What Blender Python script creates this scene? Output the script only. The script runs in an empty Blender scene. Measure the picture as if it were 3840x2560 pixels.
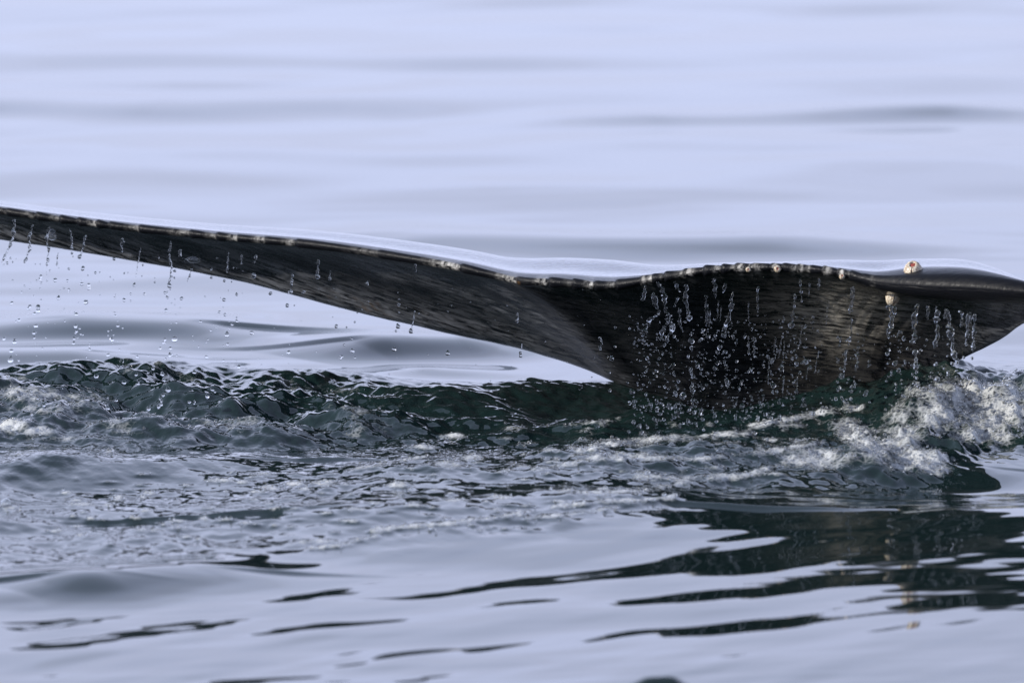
import bpy, math, random
import numpy as np
from mathutils import Vector, Matrix

random.seed(7)
rng = np.random.default_rng(7)
scene = bpy.context.scene
col = scene.collection
R = math.radians

# ------------------------------------------------------------------ camera
CAM = np.array([0.0, -25.0, 3.07])
PITCH = R(6.47)                       # looking slightly down on the sea from a boat
LENS = 283.0
cd = bpy.data.cameras.new('camera')
cam = bpy.data.objects.new('camera', cd)
col.objects.link(cam)
cam.location = CAM
cam.rotation_euler = (R(90) - PITCH, 0, 0)
cd.lens = LENS
cd.sensor_width = 36.0
cd.clip_start = 0.5
cd.clip_end = 20000
cd.dof.use_dof = True
cd.dof.focus_distance = 24.9
cd.dof.aperture_fstop = 3.6
cd.dof.aperture_blades = 9
scene.camera = cam

# ------------------------------------------------------------------ sky, sun, exposure
SUN_EL, SUN_AZ = R(21), R(250)        # azimuth clockwise from +Y: low sun from the left, a little behind the camera
sun_dir = Vector((math.sin(SUN_AZ) * math.cos(SUN_EL), math.cos(SUN_AZ) * math.cos(SUN_EL), math.sin(SUN_EL)))
w = bpy.data.worlds.new('World')
scene.world = w
w.use_nodes = True
nt = w.node_tree
nt.nodes.clear()
N = nt.nodes.new
L = nt.links.new
sky = N('ShaderNodeTexSky')
sky.sky_type = 'NISHITA'
sky.sun_disc = False
sky.sun_elevation = SUN_EL
sky.sun_rotation = SUN_AZ
sky.altitude = 0
sky.air_density = 1.0
sky.dust_density = 1.4
sky.ozone_density = 3.0
tc = N('ShaderNodeTexCoord')
mp = N('ShaderNodeMapping')
mp.inputs['Scale'].default_value = (1.0, 1.0, 3.8)
cn = N('ShaderNodeTexNoise')
cn.inputs['Scale'].default_value = 3.6
cn.inputs['Detail'].default_value = 5
cn.inputs['Roughness'].default_value = 0.52
# thin high cloud: bluish haze with paler pinkish-lavender banks
cr = N('ShaderNodeValToRGB')
cr.color_ramp.elements[0].position = 0.38
cr.color_ramp.elements[1].position = 0.64
cr.color_ramp.elements[0].color = (0.62, 0.672, 0.91, 1)
cr.color_ramp.elements[1].color = (0.68, 0.748, 1.04, 1)
veil = N('ShaderNodeVectorMath'); veil.operation = 'SCALE'
lum = N('ShaderNodeMapRange')           # the haze on the horizon is a little dimmer than the cloud above it
lum.inputs['From Min'].default_value = 0.0
lum.inputs['From Max'].default_value = 0.30
lum.inputs['To Min'].default_value = 7.5
lum.inputs['To Max'].default_value = 13.2
# the veil thins out overhead, where the blue shows through
sep = N('ShaderNodeSeparateXYZ')
thin = N('ShaderNodeMapRange')
thin.inputs['From Min'].default_value = 0.15
thin.inputs['From Max'].default_value = 0.60
thin.inputs['To Min'].default_value = 0.97
thin.inputs['To Max'].default_value = 0.26
mix = N('ShaderNodeMix')
mix.data_type = 'RGBA'
bg = N('ShaderNodeBackground')
bg.inputs['Strength'].default_value = 0.12
out = N('ShaderNodeOutputWorld')
L(tc.outputs['Generated'], mp.inputs['Vector'])
L(mp.outputs['Vector'], cn.inputs['Vector'])
L(cn.outputs['Fac'], cr.inputs['Fac'])
L(cr.outputs['Color'], veil.inputs[0])
L(tc.outputs['Generated'], sep.inputs['Vector'])
L(sep.outputs['Z'], thin.inputs['Value'])
L(sep.outputs['Z'], lum.inputs['Value'])
L(lum.outputs['Result'], veil.inputs['Scale'])
L(thin.outputs['Result'], mix.inputs['Factor'])
L(sky.outputs['Color'], mix.inputs['A'])
L(veil.outputs['Vector'], mix.inputs['B'])
L(mix.outputs['Result'], bg.inputs['Color'])
L(bg.outputs['Background'], out.inputs['Surface'])

sd = bpy.data.lights.new('sun', 'SUN')
sd.energy = 5.0
sd.angle = R(0.53)
sd.color = (1.0, 0.95, 0.87)
so = bpy.data.objects.new('sun', sd)
col.objects.link(so)
so.rotation_euler = (-sun_dir).to_track_quat('-Z', 'Y').to_euler()
so.location = (-40, -25, 18)

scene.view_settings.view_transform = 'Standard'
scene.view_settings.look = 'None'
scene.view_settings.gamma = 1
scene.view_settings.exposure = 0.45
scene.render.engine = 'CYCLES'
scene.cycles.use_denoising = True
scene.cycles.max_bounces = 6
scene.cycles.transmission_bounces = 6
scene.cycles.transparent_max_bounces = 16
scene.cycles.caustics_refractive = False
scene.cycles.caustics_reflective = True
scene.cycles.sample_clamp_indirect = 20.0
scene.cycles.sample_clamp_direct = 30.0

# ------------------------------------------------------------------ helpers
PXM = 36.0 / 3840.0 / LENS            # tangent per photograph pixel
cp, sp_ = math.cos(PITCH), math.sin(PITCH)

def at(px, py, Y):
    """World point seen at photograph pixel (px, py) lying in the vertical plane y = Y."""
    px = np.asarray(px, float); py = np.asarray(py, float); Y = np.asarray(Y, float)
    a = (px - 1920) * PXM
    b = (1280 - py) * PXM
    dy = cp + b * sp_
    dz = -sp_ + b * cp
    t = (Y - CAM[1]) / dy
    return np.stack([CAM[0] + a * t, np.broadcast_to(Y, t.shape) * 1.0, CAM[2] + dz * t], -1)

def sea(px, py, z=0.0):
    """World point at photograph pixel lying on the level z."""
    px = np.asarray(px, float); py = np.asarray(py, float)
    a = (px - 1920) * PXM
    b = (1280 - py) * PXM
    dy = cp + b * sp_
    dz = -sp_ + b * cp
    t = (z - CAM[2]) / dz
    return np.stack([CAM[0] + a * t, CAM[1] + dy * t, np.full(t.shape, z)], -1)

def project(x, y, z):
    ry, rz = y - CAM[1], z - CAM[2]
    f = ry * cp - rz * sp_
    u = ry * sp_ + rz * cp
    f = np.maximum(f, 0.5)
    return 1920 + x / f / PXM, 1280 - u / f / PXM

_perm = rng.permutation(512)
_ang = rng.uniform(0, 2 * math.pi, 512)
def noise(x, y, seed=0):
    x = x + seed * 17.31; y = y + seed * 9.77
    xi = np.floor(x).astype(np.int64); yi = np.floor(y).astype(np.int64)
    xf = x - xi; yf = y - yi
    def g(ix, iy, fx, fy):
        h = _perm[(_perm[ix & 511] + iy) & 511]
        a = _ang[h]
        return np.cos(a) * fx + np.sin(a) * fy
    sx = xf * xf * xf * (xf * (xf * 6 - 15) + 10)
    sy = yf * yf * yf * (yf * (yf * 6 - 15) + 10)
    n00 = g(xi, yi, xf, yf); n10 = g(xi + 1, yi, xf - 1, yf)
    n01 = g(xi, yi + 1, xf, yf - 1); n11 = g(xi + 1, yi + 1, xf - 1, yf - 1)
    a = n00 + sx * (n10 - n00); b = n01 + sx * (n11 - n01)
    return (a + sy * (b - a)) * 1.5

def smooth(a, b, x):
    t = np.clip((x - a) / (b - a), 0, 1)
    return t * t * (3 - 2 * t)

def catmull(t, ts, vals):
    """Non-uniform Catmull-Rom (finite-difference Hermite) through vals at ts."""
    ts = np.asarray(ts, float); vals = np.asarray(vals, float)
    t = np.asarray(t, float)
    m = np.gradient(vals, ts, axis=0)
    i = np.clip(np.searchsorted(ts, t) - 1, 0, len(ts) - 2)
    h = ts[i + 1] - ts[i]
    s = (t - ts[i]) / h
    if vals.ndim > 1:
        s = s[:, None]; h = h[:, None]
    h00 = 2 * s**3 - 3 * s**2 + 1; h10 = s**3 - 2 * s**2 + s
    h01 = -2 * s**3 + 3 * s**2; h11 = s**3 - s**2
    return h00 * vals[i] + h10 * h * m[i] + h01 * vals[i + 1] + h11 * h * m[i + 1]

def mesh_np(name, verts, quads, mat, smooth_shade=True):
    me = bpy.data.meshes.new(name)
    verts = np.ascontiguousarray(verts, np.float32); quads = np.ascontiguousarray(quads, np.int32)
    n = quads.shape[1]
    me.vertices.add(len(verts)); me.vertices.foreach_set('co', verts.ravel())
    me.loops.add(quads.size); me.loops.foreach_set('vertex_index', quads.ravel())
    me.polygons.add(len(quads))
    me.polygons.foreach_set('loop_start', np.arange(0, quads.size, n, dtype=np.int32))
    me.polygons.foreach_set('loop_total', np.full(len(quads), n, np.int32))
    if smooth_shade:
        me.polygons.foreach_set('use_smooth', np.ones(len(quads), bool))
    me.update(calc_edges=True)
    if mat: me.materials.append(mat)
    return me

def link(name, me, parent=None, loc=None):
    o = bpy.data.objects.new(name, me)
    col.objects.link(o)
    if parent: o.parent = parent
    if loc is not None: o.location = [float(v) for v in loc]
    return o

def tag(o, label=None, cat=None, group=None, kind=None):
    if label: o['label'] = label
    if cat: o['category'] = cat
    if group: o['group'] = group
    if kind: o['kind'] = kind
    return o

def fattr(me, name, vals):
    a = me.attributes.new(name, 'FLOAT', 'POINT')
    a.data.foreach_set('value', np.ascontiguousarray(vals, np.float32).ravel())

def material(name):
    m = bpy.data.materials.new(name)
    m.use_nodes = True
    t = m.node_tree
    return m, t, t.nodes['Principled BSDF']

def node(t, kind, **kw):
    n = t.nodes.new(kind)
    for k, v in kw.items():
        if k in n.inputs: n.inputs[k].default_value = v
        else: setattr(n, k, v)
    return n

# ------------------------------------------------------------------ materials
def water_material():
    m, t, p = material('sea_water')
    p.inputs['Roughness'].default_value = 0.03
    p.inputs['IOR'].default_value = 1.333
    foam = node(t, 'ShaderNodeAttribute', attribute_name='foam')
    rough = node(t, 'ShaderNodeAttribute', attribute_name='ruffle')
    geo = node(t, 'ShaderNodeNewGeometry')
    # froth cells
    vor = node(t, 'ShaderNodeTexVoronoi', Scale=60.0, feature='DISTANCE_TO_EDGE')
    t.links.new(geo.outputs['Position'], vor.inputs['Vector'])
    nz = node(t, 'ShaderNodeTexNoise', Scale=24.0, Detail=6.0, Roughness=0.68)
    t.links.new(geo.outputs['Position'], nz.inputs['Vector'])
    a = node(t, 'ShaderNodeMath', operation='MULTIPLY_ADD')           # foam*1.35 - 0.6
    a.inputs[1].default_value = 1.35; a.inputs[2].default_value = -0.62
    t.links.new(foam.outputs['Fac'], a.inputs[0])
    b = node(t, 'ShaderNodeMath', operation='ADD')
    t.links.new(a.outputs[0], b.inputs[0]); t.links.new(nz.outputs['Fac'], b.inputs[1])
    c = node(t, 'ShaderNodeMath', operation='MULTIPLY_ADD')
    c.inputs[1].default_value = -0.75
    t.links.new(vor.outputs['Distance'], c.inputs[0]); t.links.new(b.outputs[0], c.inputs[2])
    r = node(t, 'ShaderNodeMapRange'); r.interpolation_type = 'SMOOTHSTEP'
    r.inputs['From Min'].default_value = 0.27; r.inputs['From Max'].default_value = 1.0
    t.links.new(c.outputs[0], r.inputs['Value'])
    mixc = node(t, 'ShaderNodeMix', data_type='RGBA')
    mixc.inputs['A'].default_value = (0.0060, 0.0135, 0.0130, 1)
    mixc.inputs['B'].default_value = (0.35, 0.36, 0.36, 1)
    t.links.new(r.outputs['Result'], mixc.inputs['Factor'])
    t.links.new(mixc.outputs['Result'], p.inputs['Base Color'])
    rr = node(t, 'ShaderNodeMapRange')
    rr.inputs['To Min'].default_value = 0.03; rr.inputs['To Max'].default_value = 0.28
    t.links.new(r.outputs['Result'], rr.inputs['Value']); t.links.new(rr.outputs['Result'], p.inputs['Roughness'])
    # capillary ripples where the water is ruffled
    mpn = node(t, 'ShaderNodeMapping'); mpn.inputs['Scale'].default_value = (1.0, 0.55, 1.0)
    mpn.inputs['Rotation'].default_value = (0, 0, R(14))
    t.links.new(geo.outputs['Position'], mpn.inputs['Vector'])
    n1 = node(t, 'ShaderNodeTexNoise', Scale=26.0, Detail=2.5, Roughness=0.5)
    t.links.new(mpn.outputs['Vector'], n1.inputs['Vector'])
    hs = node(t, 'ShaderNodeMath', operation='MULTIPLY')
    t.links.new(n1.outputs['Fac'], hs.inputs[0]); t.links.new(rough.outputs['Fac'], hs.inputs[1])
    h2 = node(t, 'ShaderNodeMath', operation='MULTIPLY_ADD')
    h2.inputs[1].default_value = 0.5
    fm = node(t, 'ShaderNodeMath', operation='MULTIPLY')
    t.links.new(vor.outputs['Distance'], fm.inputs[0]); t.links.new(r.outputs['Result'], fm.inputs[1])
    t.links.new(fm.outputs[0], h2.inputs[0]); t.links.new(hs.outputs[0], h2.inputs[2])
    bp = node(t, 'ShaderNodeBump', Strength=1.0, Distance=0.0075)
    t.links.new(h2.outputs[0], bp.inputs['Height']); t.links.new(bp.outputs['Normal'], p.inputs['Normal'])
    return m

def skin_material():
    m, t, p = material('whale_skin')
    p.inputs['IOR'].default_value = 1.33
    uv = node(t, 'ShaderNodeUVMap', uv_map='span')
    grey = node(t, 'ShaderNodeAttribute', attribute_name='grey')
    scar = node(t, 'ShaderNodeAttribute', attribute_name='scar')
    stain = node(t, 'ShaderNodeAttribute', attribute_name='stain')
    def streak(sx, sy, det, rgh, dist=0.0):
        mpn = node(t, 'ShaderNodeMapping'); mpn.inputs['Scale'].default_value = (sx, sy, 1)
        t.links.new(uv.outputs['UV'], mpn.inputs['Vector'])
        n = node(t, 'ShaderNodeTexNoise', Scale=1.0, Detail=det, Roughness=rgh, Distortion=dist)
        t.links.new(mpn.outputs['Vector'], n.inputs['Vector'])
        return n.outputs['Fac']
    s1 = streak(12, 95, 6, 0.66, 0.6)
    s2 = streak(22, 260, 3, 0.6, 0.2)
    s3 = streak(14, 14, 4, 0.6)
    # grey mask: mottling plus painted sunlight on the right lobe, broken up by streaks
    g1 = node(t, 'ShaderNodeMath', operation='MULTIPLY_ADD', use_clamp=True); g1.inputs[1].default_value = 4.6; g1.inputs[2].default_value = -1.85
    t.links.new(s1, g1.inputs[0])
    g2 = node(t, 'ShaderNodeMath', operation='MULTIPLY'); g2.inputs[1].default_value = 1.75
    t.links.new(grey.outputs['Fac'], g2.inputs[0])
    g3 = node(t, 'ShaderNodeMath', operation='MULTIPLY', use_clamp=True)
    t.links.new(g2.outputs[0], g3.inputs[0]); t.links.new(g1.outputs[0], g3.inputs[1])
    base = node(t, 'ShaderNodeMix', data_type='RGBA')
    base.inputs['A'].default_value = (0.0042, 0.0046, 0.0065, 1)
    sun_warm = node(t, 'ShaderNodeAttribute', attribute_name='sun_warm')
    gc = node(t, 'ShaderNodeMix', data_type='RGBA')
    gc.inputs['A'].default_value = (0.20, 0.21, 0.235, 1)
    gc.inputs['B'].default_value = (0.30, 0.28, 0.245, 1)  # warm sunlight tone painted into the right lobe's skin
    t.links.new(sun_warm.outputs['Fac'], gc.inputs['Factor']); t.links.new(gc.outputs['Result'], base.inputs['B'])
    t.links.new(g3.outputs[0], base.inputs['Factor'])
    st = node(t, 'ShaderNodeMix', data_type='RGBA')
    st.inputs['B'].default_value = (0.11, 0.060, 0.018, 1)
    stf = node(t, 'ShaderNodeMath', operation='MULTIPLY'); t.links.new(stain.outputs['Fac'], stf.inputs[0])
    rs = node(t, 'ShaderNodeMapRange'); rs.inputs['From Min'].default_value = 0.52; rs.inputs['From Max'].default_value = 0.66
    t.links.new(s3, rs.inputs['Value']); t.links.new(rs.outputs['Result'], stf.inputs[1])
    t.links.new(base.outputs['Result'], st.inputs['A']); t.links.new(stf.outputs[0], st.inputs['Factor'])
    sc = node(t, 'ShaderNodeMix', data_type='RGBA')
    sc.inputs['B'].default_value = (0.42, 0.41, 0.39, 1)
    scf = node(t, 'ShaderNodeMath', operation='MULTIPLY', use_clamp=True); t.links.new(scar.outputs['Fac'], scf.inputs[0])
    s4 = streak(45, 60, 4, 0.65)
    rs2 = node(t, 'ShaderNodeMapRange'); rs2.inputs['From Min'].default_value = 0.42; rs2.inputs['From Max'].default_value = 0.62
    t.links.new(s4, rs2.inputs['Value']); t.links.new(rs2.outputs['Result'], scf.inputs[1])
    t.links.new(st.outputs['Result'], sc.inputs['A']); t.links.new(scf.outputs[0], sc.inputs['Factor'])
    t.links.new(sc.outputs['Result'], p.inputs['Base Color'])
    rr = node(t, 'ShaderNodeMapRange')
    rr.inputs['From Min'].default_value = 0.3; rr.inputs['From Max'].default_value = 0.7
    rr.inputs['To Min'].default_value = 0.16; rr.inputs['To Max'].default_value = 0.40
    t.links.new(s1, rr.inputs['Value']); t.links.new(rr.outputs['Result'], p.inputs['Roughness'])
    rim = node(t, 'ShaderNodeAttribute', attribute_name='rim')
    rmx = node(t, 'ShaderNodeMath', operation='MULTIPLY_ADD'); rmx.inputs[1].default_value = 0.10
    t.links.new(rim.outputs['Fac'], rmx.inputs[0]); t.links.new(rr.outputs['Result'], rmx.inputs[2]); t.links.new(rmx.outputs[0], p.inputs['Roughness'])
    sl = node(t, 'ShaderNodeMath', operation='MULTIPLY_ADD'); sl.inputs[1].default_value = -0.32; sl.inputs[2].default_value = 0.5
    t.links.new(rim.outputs['Fac'], sl.inputs[0]); t.links.new(sl.outputs[0], p.inputs['Specular IOR Level'])
    # running film of water: smooth coat
    film = node(t, 'ShaderNodeAttribute', attribute_name='film')
    cw = node(t, 'ShaderNodeMapRange'); cw.inputs['From Min'].default_value = -0.5; cw.inputs['To Min'].default_value = 0.0; cw.inputs['To Max'].default_value = 1.0
    t.links.new(film.outputs['Fac'], cw.inputs['Value']); t.links.new(cw.outputs['Result'], p.inputs['Coat Weight'])
    p.inputs['Coat Roughness'].default_value = 0.035
    p.inputs['Coat IOR'].default_value = 1.42
    ad = node(t, 'ShaderNodeMath', operation='MULTIPLY_ADD'); ad.inputs[1].default_value = 0.35
    t.links.new(s2, ad.inputs[0]); t.links.new(s1, ad.inputs[2])
    bp = node(t, 'ShaderNodeBump', Strength=0.9, Distance=0.004)
    t.links.new(ad.outputs[0], bp.inputs['Height']); t.links.new(bp.outputs['Normal'], p.inputs['Normal'])
    bc = node(t, 'ShaderNodeBump', Strength=0.30, Distance=0.003)
    t.links.new(s1, bc.inputs['Height']); t.links.new(bc.outputs['Normal'], p.inputs['Coat Normal'])
    return m

def clear_water_material():
    m, t, p = material('clear_water')
    p.inputs['Base Color'].default_value = (0.98, 0.99, 0.99, 1)
    p.inputs['Roughness'].default_value = 0.015
    p.inputs['IOR'].default_value = 1.333
    p.inputs['Transmission Weight'].default_value = 1.0
    return m

def froth_material():
    m, t, p = material('froth')
    p.inputs['Base Color'].default_value = (0.86, 0.87, 0.87, 1)
    p.inputs['Roughness'].default_value = 0.08
    p.inputs['IOR'].default_value = 1.333
    p.inputs['Transmission Weight'].default_value = 0.95
    return m

def shell_material():
    m, t, p = material('barnacle_shell')
    n = node(t, 'ShaderNodeTexNoise', Scale=160.0, Detail=4.0)
    tcn = node(t, 'ShaderNodeTexCoord'); t.links.new(tcn.outputs['Object'], n.inputs['Vector'])
    r = node(t, 'ShaderNodeValToRGB')
    r.color_ramp.elements[0].position = 0.35; r.color_ramp.elements[0].color = (0.20, 0.13, 0.075, 1)
    r.color_ramp.elements[1].position = 0.6; r.color_ramp.elements[1].color = (0.46, 0.42, 0.34, 1)
    t.links.new(n.outputs['Fac'], r.inputs['Fac']); t.links.new(r.outputs['Color'], p.inputs['Base Color'])
    p.inputs['Roughness'].default_value = 0.35
    bp = node(t, 'ShaderNodeBump', Strength=0.6, Distance=0.002)
    t.links.new(n.outputs['Fac'], bp.inputs['Height']); t.links.new(bp.outputs['Normal'], p.inputs['Normal'])
    return m

def flesh_material():
    m, t, p = material('barnacle_flesh')
    n = node(t, 'ShaderNodeTexNoise', Scale=220.0, Detail=3.0)
    r = node(t, 'ShaderNodeValToRGB')
    r.color_ramp.elements[0].color = (0.10, 0.012, 0.010, 1)
    r.color_ramp.elements[1].color = (0.30, 0.07, 0.04, 1)
    t.links.new(n.outputs['Fac'], r.inputs['Fac']); t.links.new(r.outputs['Color'], p.inputs['Base Color'])
    p.inputs['Roughness'].default_value = 0.25
    return m

M_WATER = water_material()
M_SKIN = skin_material()
M_CLEAR = clear_water_material()
M_FROTH = froth_material()
M_SHELL = shell_material()
M_FLESH = flesh_material()

# ------------------------------------------------------------------ the sea
def axis(fine0, fine1, step, far, growth):
    c = [*np.arange(fine0, fine1, step)]
    s = step; x = fine1; up = []
    while x < far:
        up.append(x); s *= growth; x += s
    s = step; x = fine0 - step; dn = []
    while x > -far:
        dn.append(x); s *= growth; x -= s
    return np.array(dn[::-1] + c + up)

xs = axis(-2.05, 2.05, 0.0070, 6000, 1.08)
ys_parts = [np.arange(-6.6, -3.4, 0.018), np.arange(-3.4, 1.6, 0.0122), np.arange(1.6, 5.0, 0.025), np.arange(5.0, 22.0, 0.08)]
tail, x, s = [], 22.0, 0.09
while x < 9000: tail.append(x); s *= 1.05; x += s
head, x, s = [], -6.62, 0.03
while x > -6000: head.append(x); s *= 1.09; x -= s
ys = np.concatenate([np.array(head[::-1])] + ys_parts + [np.array(tail)])
X, Y = np.meshgrid(xs, ys)
NX, NY = len(xs), len(ys)

def wave_field(x, y, waves):
    h = np.zeros_like(x)
    for k, th, a, ph in waves:
        h += a * np.sin(k * (np.cos(th) * x + np.sin(th) * y) + ph)
    return h

def make_waves(n, l0, l1, th0, th1, slope, seed):
    r = np.random.default_rng(seed)
    ws = []
    for i in range(n):
        lam = math.exp(r.uniform(math.log(l0), math.log(l1)))
        k = 2 * math.pi / lam
        ws.append((k, r.uniform(th0, th1), slope / k * r.uniform(0.6, 1.4) / math.sqrt(n / 2), r.uniform(0, 6.283)))
    return ws

def stroke(x, y, pts, widths, heights, warp=0.0, front=1.0):
    """Ridge along a world polyline: Gaussian profile with width and height per vertex; front < 1 steepens the near face."""
    best = np.zeros_like(x)
    pts = np.asarray(pts, float)
    for i in range(len(pts) - 1):
        a, b = pts[i], pts[i + 1]
        d = b - a
        tt = np.clip(((x - a[0]) * d[0] + (y - a[1]) * d[1]) / (d @ d), 0, 1)
        qx, qy = x - (a[0] + tt * d[0]), y - (a[1] + tt * d[1])
        wd = widths[i] + tt * (widths[i + 1] - widths[i])
        ht = heights[i] + tt * (heights[i + 1] - heights[i])
        wd = np.where(qy < 0, wd * front, wd)
        best = np.maximum(best, ht * np.exp(-(qx * qx + qy * qy) / (2 * wd * wd))) if np.all(np.asarray(heights) >= 0) else np.minimum(best, ht * np.exp(-(qx * qx + qy * qy) / (2 * wd * wd)))
    return best

near = (np.abs(X) < 14) & (Y > -14) & (Y < 60)
far_fade = np.exp(-np.maximum(np.hypot(X, Y) - 60, 0) / 120.0)
# plane pixel coordinates: where each patch of level water lies in the plan of the photograph
PX0, PY0 = project(X, Y, 0 * X)

# smooth water far and near
swell = wave_field(X, Y, make_waves(10, 2.2, 6.5, R(62), R(118), 0.013, 3))
rip_far = wave_field(X, Y, make_waves(14, 0.8, 2.6, R(40), R(140), 0.014, 5))
rip_near = wave_field(X, Y, make_waves(14, 0.22, 0.6, R(-58), R(-12), 0.014, 8)) \
         + wave_field(X, Y, make_waves(10, 0.45, 1.2, R(50), R(130), 0.021, 9))
H = swell * far_fade * (1 - 0.75 * smooth(-7.5, -6.2, Y) * (1 - smooth(0.5, 2.5, Y)) * (np.abs(X) < 6))
H = H + rip_far * smooth(-0.5, 3.0, Y) * np.where(Y > 40, np.exp(-(Y - 40) / 30), 1)
rip_mid = wave_field(X, Y, make_waves(14, 0.28, 0.8, R(60), R(120), 0.020, 28)) * smooth(0.0, 0.8, Y) * (1 - smooth(2.5, 9.0, Y)) * (0.35 + 0.65 * smooth(-0.6, 0.8, noise(X * .9, Y * .5, 61) * 1.6))
H = H + np.where(np.abs(X) < 20, rip_mid, 0)
rip_fine = wave_field(X, Y, make_waves(18, 0.09, 0.22, R(-85), R(-15), 0.0155, 18)) * (Y > -9) * (np.abs(X) < 5)
H = H + rip_fine * (1 - smooth(-2.2, 0.5, Y)) * (0.4 + 0.8 * smooth(-.5, .5, noise(X * .7, Y * .45, 64)))
H = H + rip_near * (1 - 0.45 * smooth(0.3, 1.0, X) * (Y > -8)) * (1 - smooth(-2.2, 0.5, Y)) * np.where(Y < -14, np.exp((Y + 14) / 10), 1)

bgm = (np.abs(X) < 9) & (Y > 4.0) & (Y < 26)
xb, yb = X[bgm], Y[bgm]
hb = np.zeros_like(xb)
for (pts_, hh, ww) in [([(-900, 402), (-200, 394), (500, 396), (1300, 404)], .030, .32), ([(-200, 322), (700, 310), (1700, 314), (2600, 322)], .016, .35), ([(1500, 458), (2500, 442), (3500, 428), (4400, 432)], .048, .32),
                       ([(1100, 726), (1900, 716), (2900, 722), (3600, 730)], .012, .3), ([(2200, 640), (3200, 628), (4400, 640)], .012, .35), ([(900, 930), (1700, 915), (2800, 925), (4000, 940)], .050, .42),
                       ([(-300, 668), (700, 660), (1900, 672)], .012, .35), ([(2600, 300), (3500, 292), (4500, 300)], .014, .35), ([(2400, 830), (3300, 838), (4300, 826)], .014, .3), ([(-500, 820), (400, 800), (1200, 812)], .010, .35),
                       ([(1900, 180), (3000, 172), (4300, 180)], .016, .4), ([(-900, 560), (300, 552), (1500, 560)], .008, .35), ([(2300, 540), (3300, 552), (4300, 545)], .010, .35)]:
    wp = [tuple(sea(a_, b_)[:2]) for a_, b_ in pts_]
    hb += stroke(xb, yb + .25 * noise(xb * .8, yb * .8, 71), wp, [ww] * len(wp), [0.0] + [hh] * (len(wp) - 2) + [0.0], front=.8)
H[bgm] += hb
sub = (np.abs(X) < 3.2) & (Y > -6.2) & (Y < 5.0)
x, y = X[sub], Y[sub]
px, py = PX0[sub], PY0[sub]
h = np.zeros_like(x)
def W(*pp): return [tuple(sea(a, b)[:2]) for a, b in pp]

# the broken crest behind, on the left
nzw = noise(x * 2.2, y * 2.2, 1)
h += stroke(x, y + 0.1 * nzw, W((-700, 1530), (-150, 1520), (450, 1490), (850, 1485), (1250, 1500), (1700, 1520)),
            [0.45, 0.42, 0.38, 0.36, 0.32, 0.25], [0.10, 0.095, 0.10, 0.088, 0.05, 0.004], front=1.3)
# smooth small waves behind the crest
h += stroke(x, y, W((-200, 1275), (300, 1255), (650, 1262), (950, 1300)), [0.3, 0.3, 0.3, 0.25], [0.03, 0.055, 0.05, 0.0], front=0.6)
h += stroke(x, y, W((-200, 1350), (250, 1345), (800, 1350)), [0.2, 0.2, 0.2], [0.03, 0.035, 0.0], front=0.7)
h += stroke(x, y, W((1120, 1350), (1450, 1318), (1700, 1310), (2050, 1330)), [0.22, 0.25, 0.25, 0.2], [0.005, 0.055, 0.045, 0.0], front=0.6)
h += stroke(x, y, W((1250, 1415), (1600, 1395), (2100, 1410)), [0.12, 0.12, 0.12], [0.0, 0.016, 0.0], front=0.8)
# long low ridges under the tail
h += stroke(x, y, W((1150, 1600), (1600, 1560), (2050, 1500), (2450, 1480)), [0.16, 0.17, 0.16, 0.2], [0.0, 0.035, 0.05, 0.035], front=0.8)
h += stroke(x, y, W((300, 1650), (900, 1660), (1500, 1620), (2000, 1580)), [0.2, 0.18, 0.16, 0.15], [0.05, 0.04, 0.03, 0.0], front=0.75)
# humps of upwelling water in the wake
h += stroke(x, y, W((-300, 1800), (300, 1790), (800, 1760), (1150, 1730)), [0.35, 0.3, 0.25, 0.2], [0.07, 0.055, 0.035, 0.0], front=0.7)
h += stroke(x, y, W((1300, 1830), (1700, 1790), (2100, 1780), (2400, 1800)), [0.3, 0.32, 0.3, 0.3], [0.0, 0.05, 0.05, 0.0], front=1.0)
h += stroke(x, y, W((700, 1960), (1500, 1960), (2100, 1930), (2500, 1880)), [0.4, 0.42, 0.4, 0.35], [0.0, 0.05, 0.05, 0.02], front=0.75)
# the piled-up splash on the right and its foaming slope
h += stroke(x, y + 0.06 * nzw, W((2750, 1690), (3050, 1640), (3300, 1610), (3600, 1590), (3900, 1580), (4400, 1560)),
            [0.15, 0.16, 0.18, 0.21, 0.24, 0.3], [0.02, 0.06, 0.115, 0.185, 0.185, 0.12], front=2.0)
h += stroke(x, y, W((2300, 1760), (2700, 1770), (3150, 1760), (3500, 1770)), [0.2, 0.2, 0.2, 0.18], [0.02, 0.05, 0.06, 0.03], front=0.9)
# trough in front of the splash and the smooth shoulder beyond it
h += stroke(x, y, W((3450, 1850), (3750, 1830), (4200, 1820)), [0.22, 0.25, 0.3], [-0.015, -0.03, -0.03])
h += stroke(x, y, W((3700, 1970), (4000, 1960), (4400, 1940)), [0.25, 0.3, 0.3], [0.0, 0.02, 0.02])
# low round wave near left, small steep wavelet at the bottom edge
h += stroke(x, y, W((60, 2230), (330, 2200), (700, 2160), (1000, 2140)), [0.15, 0.2, 0.22, 0.2], [0.01, 0.040, 0.024, 0.0], front=0.65)
h += stroke(x, y, W((2440, 2604), (2510, 2602)), [0.045, 0.045], [0.048, 0.048], front=0.8)
dys = y - sea(0, 2385)[1] - 0.25 * (x - 0.9)
h += 0.018 * smooth(0.1, 1.0, x) * np.exp(-dys ** 2 / (2 * np.where(dys > 0, 1.5, 0.42) ** 2))

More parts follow.
